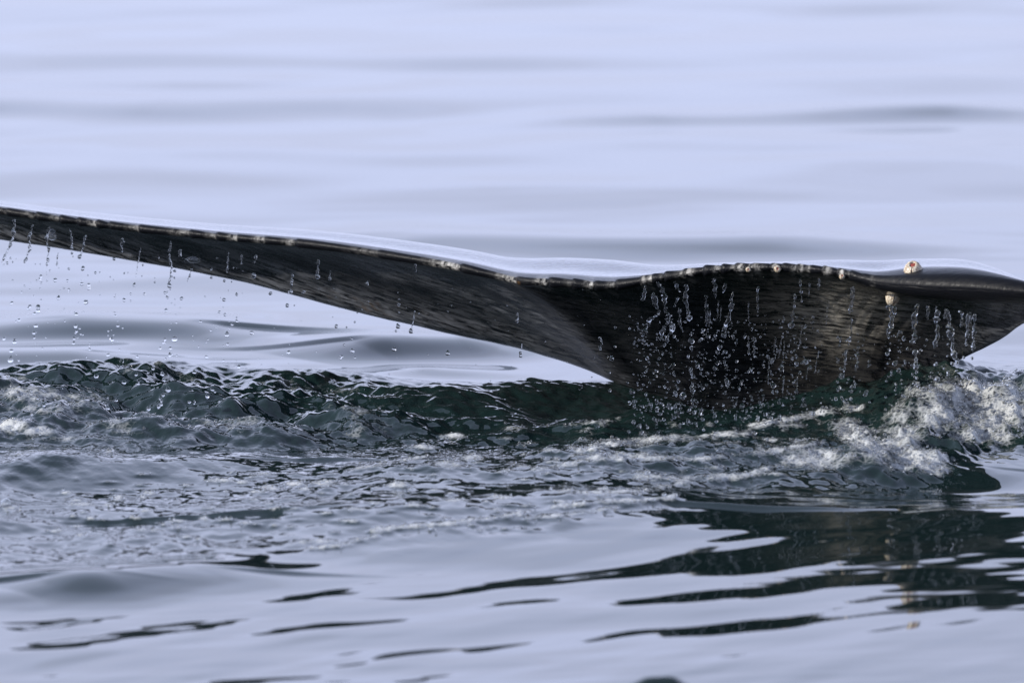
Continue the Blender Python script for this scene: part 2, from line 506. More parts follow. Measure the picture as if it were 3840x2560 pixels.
# masks: churned water, ruffled water
wob = 30 * noise(x * 1.3, y * 1.3, 4) + 14 * noise(x * 4, y * 4, 5)
def band(top, bottom, soft_t, soft_b):
    tx = np.array(top, float); bx = np.array(bottom, float)
    t = np.interp(px, tx[:, 0], tx[:, 1]); b = np.interp(px, bx[:, 0], bx[:, 1])
    return smooth(t - soft_t, t + soft_t, py + wob) * (1 - smooth(b - soft_b, b + soft_b, py + wob))
churn = band([(-600, 1470), (800, 1450), (1300, 1470), (1700, 1500), (2300, 1480), (3000, 1540), (3840, 1480), (4500, 1480)],
             [(-600, 1700), (900, 1690), (1500, 1680), (2000, 1760), (2400, 1860), (2800, 1850), (3200, 1830), (3500, 1790), (3840, 1700), (4500, 1680)], 85, 45)
ruff = band([(-600, 1480), (4500, 1480)],
            [(-600, 2140), (300, 2110), (900, 2070), (1500, 2070), (2100, 2030), (2500, 1950), (2800, 1880), (3300, 1800), (3840, 1700), (4500, 1650)], 40, 35)
calm_mid = np.exp(-(((px - 2050) / 380) ** 2 + ((py - 1560) / 45) ** 2))
# chop
c = 0.034 * noise(x * 3.3, y * 2.6, 11) + 0.023 * noise(x * 7.0, y * 5.2, 12) + 0.022 * noise(x * 11 + y * 2, y * 8, 13) * (.6 + .8 * noise(x * 1.7, y * 1.7, 16)) \
    + 0.011 * noise(x * 23 + y * 4, y * 18, 14) + 0.003 * noise(x * 48, y * 42, 15)
leftness = 1 - smooth(1200, 1800, px)
rightness = smooth(2900, 3300, px)
h += c * churn * (0.55 + 0.45 * leftness + 0.65 * rightness)
r2 = 0.012 * noise(x * 3.0, y * 2.2, 21) + 0.0075 * noise(x * 7 + y * 1.5, y * 5, 22) + 0.0040 * noise(x * 15 + y * 3, y * 10, 23) + 0.0013 * noise(x * 34 + y * 5, y * 22, 24)
patch = 0.5 + 0.65 * smooth(-.35, .45, noise(x * 1.6, y * .9, 62) + .4 * noise(x * 4, y * 2.2, 63))
h += r2 * ruff * patch * (1 - 0.6 * churn)
fade = (1 - smooth(2.5, 3.15, np.abs(x))) * smooth(-6.2, -5.75, y) * (1 - smooth(4.4, 4.95, y))
Hs = H[sub] * (1 - 0.55 * np.maximum(churn, 0.6 * ruff) * fade) + h * fade
H[sub] = Hs

# foam, laid where the wake carries it
PXd, PYd = project(x, y, Hs)
foam = np.zeros_like(x)
def blob(cx, cy, rx, ry, a, tilt=0.0):
    global foam
    m = (np.abs(PXd - cx) < 3.2 * rx + 40) & (np.abs(PYd - cy) < 3.2 * ry + 0.35 * rx + 30)
    u = PXd[m] - cx; v = PYd[m] - cy + tilt * u
    foam[m] = np.maximum(foam[m], a * np.exp(-0.5 * ((u / rx) ** 2 + (v / ry) ** 2)))
def foam_line(pts, wd, a):
    for (x0, y0), (x1, y1) in zip(pts[:-1], pts[1:]):
        n = max(2, int(abs(x1 - x0) / (wd * 1.2)))
        for i in range(n):
            t = i / n
            blob(x0 + t * (x1 - x0), y0 + t * (y1 - y0), wd * 1.5, wd * random.uniform(0.5, 1.0), a * random.uniform(0.7, 1.05), -(y1 - y0) / (x1 - x0 + 1e-6))
# right splash
for (cx, cy, rx, ry, a) in [(3620, 1490, 170, 60, .95), (3760, 1540, 140, 80, .9), (3500, 1560, 150, 60, .85), (3200, 1620, 60, 36, 1.0),
                            (3300, 1680, 120, 50, .85), (3450, 1740, 110, 36, .9), (3380, 1640, 90, 40, .7), (3160, 1590, 40, 20, .8),
                            (3700, 1640, 120, 34, .75), (3100, 1720, 140, 40, .72), (2950, 1690, 110, 26, .6), (3780, 1440, 90, 40, .55)]:
    blob(cx, cy, rx, ry, a)
foam_line([(2820, 1600), (2960, 1575), (3080, 1550), (3240, 1530)], 16, .95)
foam_line([(2180, 1690), (2320, 1665), (2480, 1650), (2640, 1640), (2820, 1625)], 17, .85)
foam_line([(2180, 1735), (2330, 1715), (2480, 1720), (2640, 1725), (2860, 1700), (3050, 1670)], 19, .85)
foam_line([(2400, 1790), (2600, 1800), (2780, 1790), (2950, 1740), (3150, 1730)], 18, .8)
foam_line([(2100, 1600), (2240, 1585), (2330, 1572)], 10, .7)
foam_line([(2000, 1765), (2150, 1740), (2300, 1700)], 12, .7)
foam_line([(2010, 1840), (2200, 1850), (2400, 1845), (2560, 1815)], 13, .75)
foam_line([(2080, 1905), (2250, 1885), (2420, 1880), (2540, 1865)], 12, .85)
foam_line([(1980, 1950), (2150, 1930), (2320, 1905)], 9, .85)
foam_line([(1090, 2040), (1180, 2030), (1300, 2040), (1420, 2010)], 11, .7)
foam_line([(1400, 1995), (1550, 1975), (1700, 1965), (1850, 1945), (1990, 1925)], 10, .95)
foam_line([(1150, 2062), (1290, 2050)], 7, .85)
foam_line([(1300, 1770), (1450, 1740), (1600, 1715)], 9, .7)
# left churn
for (cx, cy, rx, ry, a) in [(40, 1600, 60, 22, 1.1), (140, 1620, 50, 16, 1.05), (110, 1480, 110, 30, .72), (300, 1490, 120, 28, .55), (60, 1420, 60, 16, .5),
                            (430, 1590, 80, 24, .52), (480, 1620, 90, 18, .5), (720, 1600, 60, 16, .42), (250, 1650, 200, 14, .5), (180, 1540, 130, 22, .6)]:
    blob(cx, cy, rx, ry, a)
# scattered rafts of bubbles
rafts = [(992, 1781, 44, 9), (824, 1806, 44, 8), (914, 1812, 28, 6), (1102, 1818, 34, 8), (1216, 1816, 44, 10), (1142, 1838, 24, 5), (1012, 1834, 30, 6),
         (1497, 1822, 40, 9), (1591, 1681, 44, 8), (1770, 1720, 40, 14), (416, 1696, 20, 9), (563, 1851, 22, 6), (445, 1871, 20, 8), (836, 1951, 38, 7),
         (922, 1965, 22, 6), (767, 1948, 22, 6), (669, 1957, 36, 5), (1036, 1912, 34, 5), (1338, 1912, 40, 6), (686, 1985, 24, 5), (1305, 1957, 36, 6),
         (1224, 1928, 24, 5), (548, 1918, 18, 5), (310, 1895, 60, 5), (1700, 1640, 40, 10), (1690, 1745, 60, 14), (1930, 1610, 40, 10), (30, 1905, 30, 14),
         (1880, 1870, 60, 8), (1700, 1880, 50, 6), (1560, 1900, 46, 6)]
for (cx, cy, rx, ry) in rafts: blob(cx, cy, rx, ry, random.uniform(.75, .98))
for i in range(130):
    cx = random.uniform(200, 2300); cy = random.uniform(1760, 2030) - 0.04 * (cx - 1000)
    blob(cx, cy, random.uniform(8, 30), random.uniform(2.5, 5.5), random.uniform(.45, .85))
for i in range(70):
    cx = random.uniform(1900, 3100); cy = random.uniform(1590, 1800)
    blob(cx, cy, random.uniform(20, 60), random.uniform(5, 12), random.uniform(.4, .7))
fn = noise(x * 9, y * 5, 31) * 0.5 + noise(x * 22, y * 13, 32) * 0.4
thin_f = churn * (.18 + .24 * leftness) * np.clip(.55 + 1.3 * noise(x * 2.6, y * 1.6, 37) + .8 * noise(x * 8, y * 5, 38), 0, 1)
foam = np.clip(np.maximum(foam, thin_f) * (1.0 + 0.75 * fn), 0, 1.2)
# froth stands proud of the water
Hs = Hs + foam * (0.006 + 0.006 * np.abs(noise(x * 45, y * 45, 33)) + (0.022 * np.maximum(noise(x * 10, y * 8, 34), 0) + 0.017 * noise(x * 22, y * 17, 35) + 0.006 * noise(x * 48, y * 38, 36)) * (rightness + .12))
H[sub] = Hs

FO = np.zeros_like(X); FO[sub] = foam
RU = np.zeros_like(X); RU[sub] = np.clip(ruff * patch * (0.30 + 0.55 * np.exp(-((py - 1740) / 90) ** 2)) + churn * (0.15 + .25 * leftness) - 0.25 * calm_mid, 0, 1)
idx = np.arange(NX * NY).reshape(NY, NX)
quads = np.stack([idx[:-1, :-1], idx[:-1, 1:], idx[1:, 1:], idx[1:, :-1]], -1).reshape(-1, 4)
me = mesh_np('sea', np.stack([X, Y, H], -1).reshape(-1, 3), quads, M_WATER)
fattr(me, 'foam', FO); fattr(me, 'ruffle', RU)
sea_o = link('sea', me)
tag(sea_o, 'dark green sea with rippled reflections and churned white wake', 'sea', kind='structure')

def sea_height(xw, yw):
    ix = np.clip(np.searchsorted(xs, xw), 1, NX - 1); iy = np.clip(np.searchsorted(ys, yw), 1, NY - 1)
    return H[iy, ix]

# ------------------------------------------------------------------ the whale's tail
# station: trailing edge (px, py, Y), crest rise in px and its depth offset, leading edge / keel (px, py, Y), rim radius
ST = [
    (-560, 730, 1.30, 8, .05, -560, 760, 1.36, .008),
    (-420, 735, 1.22, 24, .10, -410, 815, 1.36, .010),
    (-200, 762, 1.10, 32, .15, -190, 870, 1.32, .012),
    (0, 790, 0.98, 36, .18, 0, 898, 1.24, .014),
    (400, 843, 0.80, 40, .20, 430, 965, 1.10, .014),
    (800, 884, 0.62, 42, .22, 900, 1055, 0.98, .014),
    (1200, 920, 0.42, 48, .25, 1330, 1168, 0.86, .015),
    (1500, 964, 0.27, 56, .27, 1680, 1250, 0.76, .016),
    (1750, 1008, 0.14, 62, .30, 2010, 1325, 0.68, .016),
    (1890, 1040, 0.07, 66, .32, 2240, 1402, 0.60, .015),
    (1950, 1052, 0.00, 72, .34, 2390, 1478, 0.52, .015),
    (2120, 1060, -0.09, 78, .36, 2540, 1560, 0.46, .017),
    (2270, 1070, -0.15, 78, .36, 2660, 1630, 0.40, .017),
    (2450, 1044, -0.23, 30, .30, 2790, 1660, 0.34, .017),
    (2680, 1010, -0.33, 4, .26, 2960, 1660, 0.27, .016),
    (2950, 1003, -0.44, 6, .24, 3130, 1650, 0.18, .016),
    (3150, 1022, -0.53, 34, .24, 3270, 1600, 0.08, .016),
    (3270, 1052, -0.59, 66, .25, 3400, 1490, -0.05, .024),
    (3440, 1066, -0.69, 86, .25, 3570, 1366, -0.24, .042),
    (3650, 1074, -0.78, 86, .22, 3755, 1272, -0.52, .049),
    (3790, 1086, -0.84, 54, .17, 3840, 1212, -0.70, .042),
    (3890, 1098, -0.88, 22, .11, 3930, 1172, -0.80, .030),
    (3960, 1108, -0.90, 6, .05, 3975, 1136, -0.88, .012),
]
ctrl = []
for (tx, ty, tY, sr, sdp, lx, ly, lY, rr) in ST:
    T = at(tx, ty, tY)
    sdp *= 2.1 - .6 * float(smooth(3100, 3400, tx))
    tipw = float(smooth(3200, 3420, tx))
    S = at(tx + 0.10 * (lx - tx), ty - sr, tY + sdp)
    D1 = at(tx + 0.04 * (lx - tx), ty - sr * (0.53 + .30 * tipw), tY + sdp * (0.5 - .12 * tipw))
    Lp = at(lx, ly, lY)
    back = 0.5 * (S + Lp) + np.array([0, 0, 0.01]); back[1] = max(S[1], Lp[1]) + 0.06 + .1 * (lY - tY)
    mid = lambda f, dz, dyy: Lp * f + T * (1 - f) + np.array([0, dyy, dz])
    conc = 0.10 * smooth(2300, 2800, tx) * (1 - smooth(3300, 3700, tx))      # the right lobe is cupped
    ridge = -0.05 * math.exp(-((tx - 1960) / 130.0) ** 2)
    ctrl.append([T + [0, .9 * rr, -rr], T + [0, -.35 * rr, -.75 * rr], T + [0, -rr, 0.0], T + [0, -.3 * rr, .8 * rr], D1, S, back,
                 Lp + [0, .045, .035], Lp, mid(.72, .01, conc * .8 + ridge), mid(.45, .015, conc + ridge * 1.2), mid(.2, .01, conc * .55 + ridge * .6)])
ctrl = np.array(ctrl)                                    # stations x 12 x 3
Tl = np.array([at(s[0], s[1], s[2]) for s in ST])
arc = np.concatenate([[0], np.cumsum(np.linalg.norm(np.diff(Tl, axis=0), axis=1))])
NU, NV = 900, 132
us = np.linspace(0, arc[-1], NU)
cu = np.stack([catmull(us, arc, ctrl[:, j, :]) for j in range(ctrl.shape[1])], 1)   # NU x 12 x 3
K = cu.shape[1]
# closed curve around each section; more rows on the rim and the underside
kn = np.arange(-2, K + 3) % K
dens = np.array([10, 12, 12, 10, 12, 6, 6, 4, 10, 16, 18, 16], float)
vs = np.concatenate([j + np.arange(int(n)) / n for j, n in enumerate(dens)])
NV = len(vs)
P = np.zeros((NU, NV, 3))
for q, v in enumerate(vs):
    j = int(v); f = v - j
    p0, p1, p2, p3 = cu[:, (j - 1) % K], cu[:, j % K], cu[:, (j + 1) % K], cu[:, (j + 2) % K]
    # centripetal-like tangents limited by the neighbouring chord lengths
    l1 = np.linalg.norm(p2 - p1, axis=1, keepdims=True)
    t1 = (p2 - p0); t1 = t1 / (np.linalg.norm(t1, axis=1, keepdims=True) + 1e-9) * l1
    t2 = (p3 - p1); t2 = t2 / (np.linalg.norm(t2, axis=1, keepdims=True) + 1e-9) * l1
    P[:, q] = (2*f**3-3*f**2+1) * p1 + (f**3-2*f**2+f) * t1 + (-2*f**3+3*f**2) * p2 + (f**3-f**2) * t2
Tc = np.stack([catmull(us, arc, Tl[:, j]) for j in range(3)], 1)
tpx = np.interp(us, arc, [s[0] for s in ST])
# knobs along the trailing edge: each a sausage with a blunt inner end that tapers outwards
starts = []
pxk = -540.0
knob_px = []
while pxk < 3290:
    if pxk < 480: stp = random.uniform(34, 115)
    elif pxk < 1050: stp = random.uniform(75, 190)
    elif pxk < 1940: stp = random.uniform(110, 330)
    elif pxk < 2350: stp = random.uniform(50, 95)
    else: stp = random.uniform(40, 80)
    if pxk < 1938 < pxk + stp: stp = 1938 - pxk
    knob_px.append((pxk, stp)); pxk += stp
amp = np.zeros(NU); scar = np.zeros(NU); scar2 = np.zeros(NU)
for (k0, st) in knob_px:
    m = (tpx >= k0) & (tpx < k0 + st)
    f = (tpx[m] - k0) / st
    rise = random.uniform(.8, 1.1) * np.sqrt(np.clip(1 - (1 - np.clip(f * st / 16.0, 0, 1)) ** 2, 0, 1))
    a = random.uniform(.45, 1.5)
    amp[m] = (rise * (1.0 - 0.62 * f) - 0.55) * a
    sc = random.choice([0, .15, .35, .6, .8, 1.0])
    scar[m] = sc * smooth(.45, .95, f)
    if random.random() < .45 and k0 > 2350: scar2[m] = random.uniform(.6, 1.1) * np.exp(-((f - .35) / .2) ** 2)
scar = np.maximum(scar, scar2)
amp *= 1 - smooth(3200, 3300, tpx)
scar *= 1 - smooth(3220, 3290, tpx)
d = P - Tc[:, None, :]
# only rows that belong to the rim (control points 0..3) swell
rim_w = np.zeros(NV)
for q, v in enumerate(vs):
    rim_w[q] = float(np.interp(v, [0, .6, 1.2, 3.1, 3.8, 4.3, 11.2, 12], [.45, .95, 1, 1, .8, 0, 0, .45]))
rr_u = np.interp(us, arc, [s[8] for s in ST])
dn = d / (np.linalg.norm(d, axis=2, keepdims=True) + 1e-9)
P += dn * (amp * 0.011)[:, None, None] * rim_w[None, :, None]
# fine unevenness of the skin
UU = np.repeat(us[:, None], NV, 1); VV = np.repeat(vs[None, :], NU, 0)
seclen = np.concatenate([np.zeros((NU, 1)), np.cumsum(np.linalg.norm(np.diff(P, axis=1), axis=2), 1)], 1)
bumpy = 0.004 * noise(UU * 5, seclen * 6, 41) + 0.0016 * noise(UU * 16, seclen * 22, 42)
under = np.interp(vs, [0, .5, 7.6, 8.2, 12], [0.6, 0, 0, 1, .6])
P[:, :, 1] -= bumpy * under[None, :]
P[:, :, 2] -= 0.5 * bumpy * under[None, :]
ids = np.arange(NU * NV).reshape(NU, NV)
nxt = np.roll(ids, -1, axis=1)
quads = np.stack([ids[:-1], ids[1:], nxt[1:], nxt[:-1]], -1).reshape(-1, 4)
verts = P.reshape(-1, 3)
me = mesh_np('fluke', verts, quads, M_SKIN)
# close the two tips
import bmesh
bm = bmesh.new(); bm.from_mesh(me); bm.verts.ensure_lookup_table()
bm.faces.new([bm.verts[i] for i in ids[0]]); bm.faces.new([bm.verts[i] for i in ids[-1][::-1]])
bmesh.ops.recalc_face_normals(bm, faces=bm.faces)
for f in bm.faces: f.smooth = True
bm.to_mesh(me); bm.free()
uvl = me.uv_layers.new(name='span')
# streaks run outwards along the lobes, slanting with the leading edge
gx = np.linspace(-4, 4, 400); gs = 0.30 - 0.24 * smooth(-0.2, 0.5, gx)
gi = np.cumsum(gs) * (gx[1] - gx[0])
wx, wy, wz = P[:, :, 0], P[:, :, 1], P[:, :, 2]
under_rows = ((VV >= 7.5) | (VV < 2))
tv = np.stack([wx - 0.5 * wy, np.where(under_rows, wz + np.interp(wx, gx, gi), 2.0 + wy)], -1).reshape(-1, 2)
vi = np.zeros(len(me.loops), np.int32); me.loops.foreach_get('vertex_index', vi)
uvl.data.foreach_set('uv', np.ascontiguousarray(tv[vi], np.float32).ravel())
TP = np.repeat(tpx[:, None], NV, 1)
frac = np.interp(VV, [8, 9, 10, 11, 12], [1.0, .72, .45, .2, 0.0], left=0, right=0) * (VV >= 8)    # 1 leading edge .. 0 trailing edge
und = (VV >= 8).astype(float)
grey = und * (np.exp(-((TP - 3110) / 290) ** 2) * np.exp(-((frac - .31) / .20) ** 2) * 0.85)  # sunlit band of the cupped right lobe, painted as paler skin
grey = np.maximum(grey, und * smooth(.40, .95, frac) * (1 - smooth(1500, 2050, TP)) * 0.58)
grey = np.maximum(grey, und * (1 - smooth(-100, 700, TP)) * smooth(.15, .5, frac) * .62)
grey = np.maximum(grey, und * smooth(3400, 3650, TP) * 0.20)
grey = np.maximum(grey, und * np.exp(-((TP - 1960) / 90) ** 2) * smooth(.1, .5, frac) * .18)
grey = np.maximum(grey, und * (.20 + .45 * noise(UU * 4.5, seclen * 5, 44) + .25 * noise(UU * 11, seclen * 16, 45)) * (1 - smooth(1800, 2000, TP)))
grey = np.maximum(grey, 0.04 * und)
rim_mask = np.interp(VV, [0, .3, 1, 2.6, 3.2, 3.7, 11.6, 12], [.5, .9, 1, .95, .5, 0, 0, .5])
SC = scar[:, None] * rim_mask
SC = np.maximum(SC, .45 * np.exp(-((TP - 3545) / 34) ** 2) * np.exp(-((VV - 3.75) / .16) ** 2))
ST_ = und * 0.8 * np.exp(-((TP - 1270) / 140) ** 2) * np.exp(-((frac - .86) / .08) ** 2)
ST_ = np.maximum(ST_, 0.8 * rim_mask * np.exp(-((TP - 1945) / 10) ** 2))
film = ((VV > 3.6) & (VV < 7.4)).astype(float) - .5 * ((VV > .3) & (VV < 3.5)) - .45 * und * np.exp(-((TP - 1950) / 120) ** 2)
me_attr = {'grey': grey, 'scar': SC, 'stain': ST_, 'film': film, 'rim': np.maximum(rim_mask, .85 * und * np.exp(-((TP - 1950) / 120) ** 2)), 'sun_warm': und * smooth(2500, 2800, TP) * (1 - smooth(3250, 3450, TP))}
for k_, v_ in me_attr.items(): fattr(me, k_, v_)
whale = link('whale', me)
tag(whale, 'black wet whale tail fluke with knobbly trailing edge raised above the sea', 'whale')

def edge_depth(pxq):
    """Depth of the trailing edge at a photograph column."""
    return float(np.interp(pxq, tpx, Tc[:, 1]))

# depth of the visible underside/rim at a pixel, by lookup of projected vertices
PPX, PPY = project(P[:, :, 0], P[:, :, 1], P[:, :, 2])
flatx, flaty, flatd = PPX.ravel(), PPY.ravel(), P[:, :, 1].ravel()
def skin_depth(qx, qy):
    dd = (flatx - qx) ** 2 + (flaty - qy) ** 2
    m = dd < 12 ** 2
    return float(flatd[m].min()) if m.any() else None

# ------------------------------------------------------------------ barnacles
def barnacle(px_, py_, size, tiltx, tilty, flat, label, flip=False):
    yy = skin_depth(px_, py_)
    if yy is None: yy = edge_depth(px_)
    root = link('barnacle', None, loc=at(px_, py_, yy - 0.004))
    root.rotation_euler = (R(tiltx), R(tilty), 0)
    n = 6
    for i in range(n):
        a0 = 2 * math.pi * i / n + .3; a1 = a0 + 2 * math.pi / n * 0.93
        rb = size * random.uniform(.94, 1.06); rt = size * random.uniform(.40, .52); ht = size * flat * random.uniform(.85, 1.15)
        vv, ff = [], []
        K_ = 10
        for j in range(K_):
            a = a0 + (a1 - a0) * j / (K_ - 1); bul = 1 + .07 * abs(math.sin(3 * math.pi * j / (K_ - 1)))
            for (rad, z) in ((rb * bul, -.3 * size), (rb * .80 * bul, ht * .45), (rt * bul, ht), (rt * .72, ht * .9), (rt * .7, 0)):
                vv.append((rad * math.cos(a), rad * math.sin(a), z))
        for j in range(K_ - 1):
            for k in range(4):
                b0 = j * 5 + k; ff.append((b0, b0 + 5, b0 + 6, b0 + 1))
        ff.append((0, 1, 2, 3, 4)); ff.append(tuple(range((K_ - 1) * 5 + 4, (K_ - 1) * 5 - 1, -1)))
        pm = bpy.data.meshes.new('shell_plate'); pm.from_pydata(vv, [], ff); pm.materials.append(M_SHELL)
        for p_ in pm.polygons: p_.use_smooth = True
        link('shell_plate', pm, root)
    vv = [(0, 0, size * flat * .95)]; ff = []
    for i in range(14):
        a = 2 * math.pi * i / 14; r_ = size * .42
        vv.append((r_ * math.cos(a), r_ * math.sin(a), size * flat * (.72 + .12 * math.sin(3 * a))))
    for i in range(14): ff.append((0, 1 + i, 1 + (i + 1) % 14))
    pm = bpy.data.meshes.new('flesh'); pm.from_pydata(vv, [], ff); pm.materials.append(M_FLESH)
    for p_ in pm.polygons: p_.use_smooth = True
    link('flesh', pm, root)
    tag(root, label, 'barnacle', 'barnacles clinging to the fluke')
    return root

barnacle(3424, 1004, .027, 34, -8, .55, 'cream barnacle with red opening on top of the right fluke tip')
barnacle(3346, 1122, .021, 158, 10, .85, 'cream barnacle hanging under the dark tip of the right fluke lobe')
barnacle(3158, 1036, .0085, 60, 0, .9, 'tiny yellowish barnacle on the trailing edge where the knobs end')
barnacle(2916, 1008, .011, 80, 0, .7, 'small cream barnacle on the highest knobs of the right trailing edge')
barnacle(2806, 1010, .008, 80, 0, .7, 'tiny cream barnacle on the right trailing edge above the brownish underside')

# ------------------------------------------------------------------ falling water
def unit_sphere(nu=14, nv=9):
    vv, ff = [(0, 0, 1)], []
    for j in range(1, nv):
        th = math.pi * j / nv
        for i in range(nu):
            a = 2 * math.pi * i / nu
            vv.append((math.sin(th) * math.cos(a), math.sin(th) * math.sin(a), math.cos(th)))
    vv.append((0, 0, -1))
    for i in range(nu): ff.append((0, 1 + i, 1 + (i + 1) % nu))
    for j in range(nv - 2):
        for i in range(nu):
            a = 1 + j * nu + i; b = 1 + j * nu + (i + 1) % nu
            ff.append((a, a + nu, b + nu, b))
    base = 1 + (nv - 2) * nu
    for i in range(nu): ff.append((base + i, len(vv) - 1, base + (i + 1) % nu))
    return vv, ff

def drop_mesh(kind):
    vv, ff = unit_sphere()
    r_ = random.Random(kind)
    o = [r_.uniform(0, 6.28) for _ in range(6)]
    out_ = []
    for (a, b, c_) in vv:
        k = 1 + .10 * math.sin(2.1 * a + o[0] + 1.7 * c_) + .08 * math.sin(2.7 * b + o[1] + 2.2 * c_) if kind else 1
        if kind == 2 and c_ > 0: a *= 1 - .45 * c_; b *= 1 - .45 * c_; c_ *= 1.35
        if kind == 3: c_ *= .78
        if kind == 4: c_ *= 1.5; k2 = 1 - .35 * math.cos(3.0 * c_ / 1.5); a *= k2; b *= k2
        out_.append((a * k, b * k, c_ * k))
    m_ = bpy.data.meshes.new('water_drop'); m_.from_pydata(out_, [], ff); m_.materials.append(M_CLEAR)
    for p_ in m_.polygons: p_.use_smooth = True
    return m_
def clump_mesh(seed):
    """A torn clot of water: several lobes run together, with a drawn-out tail."""
    r_ = random.Random(seed)
    vv, ff = unit_sphere(12, 8)
    V_, F_ = [], []
    n_ = r_.randint(3, 5)
    cx = cy = cz = 0.0
    for k in range(n_):
        rad_ = r_.uniform(.34, .72) * (1 - .10 * k); st_ = r_.uniform(.8, 1.5)
        b0 = len(V_)
        o1, o2 = r_.uniform(0, 6), r_.uniform(0, 6)
        for (a, b, c_) in vv:
            w_ = rad_ * (1 + .14 * math.sin(3 * a + o1 + 2 * c_) + .10 * math.sin(4 * b + o2))
            V_.append((cx + a * w_, cy + b * w_, cz + c_ * w_ * st_))
        F_ += [tuple(i + b0 for i in f) for f in ff]
        cx += r_.uniform(-.55, .55); cy += r_.uniform(-.25, .25); cz -= r_.uniform(.2, .75)
    m_ = bpy.data.meshes.new('water_drop'); m_.from_pydata(V_, [], F_); m_.materials.append(M_CLEAR)
    for p_ in m_.polygons: p_.use_smooth = True
    return m_
DROPS = [drop_mesh(i) for i in range(6)]
CLUMPS = [clump_mesh(100 + i) for i in range(9)]

# (px, py, Y, radius in px)
drops = []
def zoom(ox, oy, s, lst):
    return [(ox + s * a, oy + s * b, r_ * s) for a, b, r_ in lst]
exp_c = zoom(2200, 950, .4464, [
    (210, 878, 24), (112, 795, 18), (243, 622, 11), (236, 780, 14), (190, 1000, 14), (343, 1085, 11), (497, 990, 15), (582, 1028, 16), (508, 880, 15),
    (877, 672, 20), (878, 735, 28), (880, 790, 24), (855, 860, 18), (960, 725, 26), (1018, 703, 22), (978, 640, 18), (1080, 690, 20), (1120, 788, 24),
    (1168, 610, 26), (1148, 685, 20), (1232, 703, 18), (1165, 825, 20), (1200, 858, 16), (1100, 835, 16), (1075, 965, 22), (1097, 925, 15), (1175, 960, 12),
    (1260, 905, 15), (1375, 975, 28), (1260, 978, 15), (1255, 750, 12), (1325, 700, 20), (1410, 730, 18), (1408, 858, 18), (1720, 600, 28), (1840, 610, 18),
    (878, 965, 22), (880, 1000, 22), (930, 945, 22), (962, 968, 16), (958, 1005, 16), (1013, 1005, 16), (895, 1035, 16), (728, 1010, 20), (715, 950, 22),
    (700, 840, 20), (610, 880, 16), (640, 840, 16), (655, 768, 16), (733, 695, 15), (710, 630, 22), (730, 605, 14), (885, 1125, 32), (885, 1085, 20), (975, 1130, 16),
    (1008, 1103, 16), (950, 1112, 10), (770, 1135, 16), (655, 1122, 16), (770, 1070, 16), (808, 1195, 32), (745, 1170, 28), (500, 1180, 24), (385, 1162, 26),
    (540, 1265, 22), (920, 1235, 24), (800, 1265, 16), (775, 1330, 30), (880, 1293, 12), (955, 1335, 22), (1056, 1328, 16), (1145, 1270, 18), (1305, 1280, 24),
    (1250, 1362, 26), (1090, 1410, 14), (1375, 1200, 24), (1415, 1072, 16), (1280, 1125, 20), (1295, 1098, 12), (1228, 1128, 11), (1250, 1040, 12), (1180, 1085, 24),
    (1568, 1108, 26), (1595, 1155, 20), (1560, 1160, 20), (1640, 965, 24), (1765, 925, 22), (1835, 912, 26), (1878, 960, 18), (1790, 1005, 15), (1735, 1080, 14),
    (1762, 1162, 18), (1828, 1262, 24), (1710, 1335, 12), (1620, 1368, 30), (1720, 1285, 14), (1615, 1255, 20), (1646, 1265, 16), (1560, 900, 24), (2140, 1030, 26),
    (2115, 1140, 22), (2108, 1080, 12), (2135, 970, 16), (2110, 890, 14), (2225, 1120, 16), (2225, 1160, 14), (2090, 1220, 14), (2145, 1225, 12), (1900, 1345, 14),
    (1435, 1370, 26), (1345, 1320, 16), (600, 1395, 22), (735, 1370, 22), (850, 1400, 26), (912, 1422, 22), (880, 1425, 16), (815, 1425, 22), (975, 1390, 18),
    (440, 1455, 24), (665, 1510, 22), (595, 1505, 14), (850, 1500, 12), (510, 1460, 14), (780, 1450, 14), (985, 1480, 14), (458, 1330, 18), (96, 1450, 14), (415, 1240, 12),
    (193, 1155, 18), (490, 950, 12), (530, 1085, 14), (480, 1025, 10), (590, 990, 14), (645, 1015, 10), (1300, 1080, 14), (1155, 905, 8), (650, 1290, 10)])
exp_r = zoom(3100, 900, .3188, [
    (872, 1082, 28), (830, 1125, 20), (905, 1160, 24), (1000, 1195, 26), (710, 1340, 24), (730, 1290, 22), (725, 1445, 20), (800, 1452, 30), (922, 1430, 24),
    (760, 1545, 28), (845, 1540, 26), (1050, 1400, 22), (1050, 1500, 30), (1285, 1460, 26), (1475, 1450, 26), (1535, 1440, 20), (1612, 1380, 18), (1710, 1390, 20),
    (500, 1425, 16), (500, 1470, 20), (320, 1395, 12), (955, 1280, 18), (270, 1165, 24), (160, 1165, 24), (150, 1240, 16), (130, 1410, 22), (165, 1515, 20)])
exp_r += zoom(3000, 1300, .357, [(405, 445, 26), (435, 310, 26), (570, 370, 26), (545, 462, 18), (545, 420, 14), (690, 488, 26), (390, 365, 15), (375, 545, 20),
    (45, 598, 28), (445, 545, 20), (535, 545, 18), (140, 700, 20), (1440, 335, 26), (1235, 385, 34), (1195, 388, 18), (1010, 390, 24), (1080, 515, 24), (1165, 440, 16),
    (1555, 280, 18), (1230, 330, 16), (58, 160, 30), (105, 210, 18), (30, 545, 16)])
